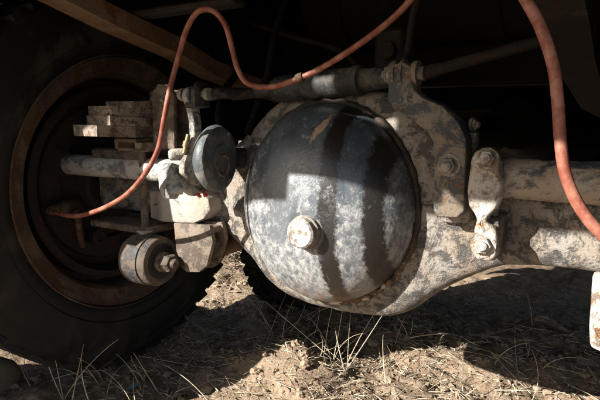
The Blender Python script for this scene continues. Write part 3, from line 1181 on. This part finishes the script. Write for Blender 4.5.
def straw(bm, p0, dirv, length, rad, bend, seg=5, n=4):
    p = Vector(p0)
    dv = Vector(dirv).normalized()
    bend = Vector(bend) / seg
    P = [p.copy()]
    for k in range(seg):
        dv = (dv + bend).normalized()
        p = p + dv * (length / seg)
        P.append(p.copy())
    u = dv.cross(Vector((.13, .3, 1))).normalized()
    w = dv.cross(u)
    ring = [u * math.cos(2 * math.pi * k / n) + w * math.sin(2 * math.pi * k / n) for k in range(n)]
    vs, fs = [], []
    for i, c in enumerate(P):
        r = rad * (1 - .75 * i / seg)
        vs += [c + d * r for d in ring]
    for i in range(seg):
        for k in range(n):
            k2 = (k + 1) % n
            fs.append((i * n + k, i * n + k2, i * n + n + k2, i * n + n + k))
    if isinstance(bm, PY):
        bm.add([tuple(v) for v in vs], fs)
    else:
        nv = [bm.verts.new(v) for v in vs]
        for f in fs:
            bm.faces.new([nv[a] for a in f])


bm = PY()
for i in range(5200):
    x = rnd.uniform(-1.05, .7)
    y = rnd.uniform(-.3, 1.4)
    if rnd.random() > .06 + .94 * max(0, 1 - abs(y - .15) / .42) * (.35 + .65 * (noise.noise(Vector((x * 5, y * 5, 9))) > -.1)):
        continue
    a = rnd.uniform(0, 2 * math.pi)
    up = rnd.uniform(-.02, .25) if rnd.random() < .8 else rnd.uniform(.2, .9)
    L_ = rnd.uniform(.025, .11)
    straw(bm, (x, y, gh(x, y) + .004), (math.cos(a), math.sin(a), up), L_, rnd.uniform(.0004, .0009), (rnd.uniform(-.5, .5), rnd.uniform(-.5, .5), rnd.uniform(-.5, .15)), 4, 3)
for i in range(3800):      # chaff and chips
    x = rnd.gauss(0, .32)
    y = rnd.gauss(.16, .22)
    if not (-.75 < x < .6):
        continue
    a = rnd.uniform(0, 2 * math.pi)
    straw(bm, (x, y, gh(x, y) + .002), (math.cos(a), math.sin(a), rnd.uniform(-.05, .35)), rnd.uniform(.006, .028), rnd.uniform(.0006, .0016), (rnd.uniform(-.3, .3), rnd.uniform(-.3, .3), rnd.uniform(-.4, .1)), 2, 3)
for i in range(900):       # the straw heap outside the truck
    x = rnd.gauss(-.86, .12)
    y = rnd.gauss(.78, .16)
    a = rnd.uniform(0, 2 * math.pi)
    straw(bm, (x, y, gh(x, y) + .004), (math.cos(a), math.sin(a), rnd.uniform(0, .5)), rnd.uniform(.05, .16), rnd.uniform(.0008, .0016), (rnd.uniform(-.5, .5), rnd.uniform(-.5, .5), rnd.uniform(-.6, 0)), 4, 3)
s = bm.build('straw_litter', 'straw')
tag(s, 'broken dry straw lying over the dirt', 'straw', kind='stuff')


def tuft(label, x, y, stalks, group='dry grass tufts'):
    t = thing('grass_tuft', label, 'grass tuft', (x, y, gh(x, y)), group)
    for (ox, oy, dx, dy, dz, L_, rad, bx_, by_, bz_) in stalks:
        b = NB()
        straw(b, (x + ox, y + oy, gh(x + ox, y + oy) - .004), (dx, dy, dz), L_, rad, (bx_, by_, bz_), 8, 5)
        obj('stalk', b, 'straw', t, smooth=80)
    return t


def rs(n, sp, lmin, lmax, lean=.5, rad=.0011):
    return [(rnd.gauss(0, sp * 1.9), rnd.gauss(0, sp * 1.5), rnd.gauss(0, lean), rnd.gauss(0, lean), 1, rnd.uniform(lmin, lmax), rad * rnd.uniform(.7, 1.2), rnd.uniform(-1.4, 1.4), rnd.uniform(-1.4, 1.4), rnd.uniform(-1.8, .1)) for _ in range(n)]


tuft('dry grass tuft with tall bent stalks growing under the domed cover', -.10, .155,
     [(.012, .01, .30, .22, 1, .16, .0011, .25, .1, 0), (-.012, 0, .16, .1, 1, .15, .0010, -.1, .1, 0), (-.03, 0, .04, -.05, 1, .14, .0009, .25, .05, 0), (.022, -.01, .55, .33, 1, .18, .0011, -.1, .15, 0),
      (0, .01, -.75, -.4, .75, .19, .0012, -.2, 0, .1), (-.01, 0, .05, .05, 1, .10, .0012, .5, .3, -1.6), (.02, 0, .02, 0, 1, .12, .001, .05, 0, 0)] + rs(12, .03, .05, .12))
tuft('thin dark grass tuft standing in the shade between tyre and domed cover', -.30, .22, rs(9, .03, .08, .17, .5))
tuft('wispy grey grass tuft leaning against the black tyre', -.47, -.17,
     [(0, 0, -.25, -.30, 1, .14, .0013, .2, .2, 0), (0, 0, .45, .25, .9, .16, .0012, .1, 0, -.5), (.02, .0, .2, .15, 1, .10, .0014, 0, 0, 0), (0, 0, -.05, -.1, 1, .11, .001, 0, 0, 0)] + rs(14, .04, .06, .14, .7))
tuft('sparse curved grass tuft in front of the black tyre', -.36, -.10, rs(12, .04, .05, .12, .8))
tuft('tangled dry grass tuft below the hanging damper bracket', .20, .33, rs(22, .06, .05, .13, .8))
tuft('low dry grass tuft at the edge of the sunlit dirt', .09, .30, rs(16, .05, .04, .10, .8))
tuft('short reddish dry weed tuft between the cover and the sunlit dirt', -.02, .30, rs(9, .02, .03, .08, .5))

# half buried log at the lower left
lg = thing('log', 'weathered round log end half buried beside the black tyre', 'log', (-.60, -.215, gh(-.6, -.215) - .02))
bm = NB()
lathe(bm, (-.69, -.23, .012), (1, .22, -.05), [(0, .03), (.01, .043), (.05, .047), (.098, .045), (.108, .040), (.113, .030), (.115, 0)], 40)
bm.normal_update(); rough_up(bm, .004, 22); rough_up(bm, .002, 70)
obj('trunk', bm, 'log', lg, smooth=70)
# scraps
bm = NB()
r = bmesh.ops.create_grid(bm, x_segments=6, y_segments=4, size=.012)
for v in bm.verts:
    v.co = Vector((v.co.x, v.co.y * .6, .004 * noise.noise(v.co * 90) + v.co.x * .5)) + Vector((-.385, -.088, gh(-.385, -.088) + .012))
bmesh.ops.solidify(bm, geom=bm.faces[:], thickness=.0008)
o = obj('plastic_scrap', bm, 'blue', origin=(-.385, -.088, gh(-.385, -.088)))
tag(o, 'small torn blue plastic scrap on the ground by the tyre', 'scrap')
bm = NB()
lx, ly = .20, .62
ring = []
for k in range(13):
    t = k / 12
    wd = .013 * math.sin(math.pi * min(1, t * .98 + .01)) ** .7
    row = []
    for j in (-1, 0, 1):
        row.append(bm.verts.new((lx - .03 + .075 * t, ly + j * wd, gh(lx, ly) + .016 + .010 * abs(j) + .006 * math.sin(t * 5) - .012 * t)))
    ring.append(row)
for a, b in zip(ring, ring[1:]):
    for j in range(2):
        bm.faces.new((a[j], a[j + 1], b[j + 1], b[j]))
bmesh.ops.solidify(bm, geom=bm.faces[:], thickness=.0008)
o = obj('dead_leaf', bm, 'straw', origin=(lx, ly, gh(lx, ly)))
tag(o, 'curled pale dead leaf lying in the shade on the dirt', 'leaf')
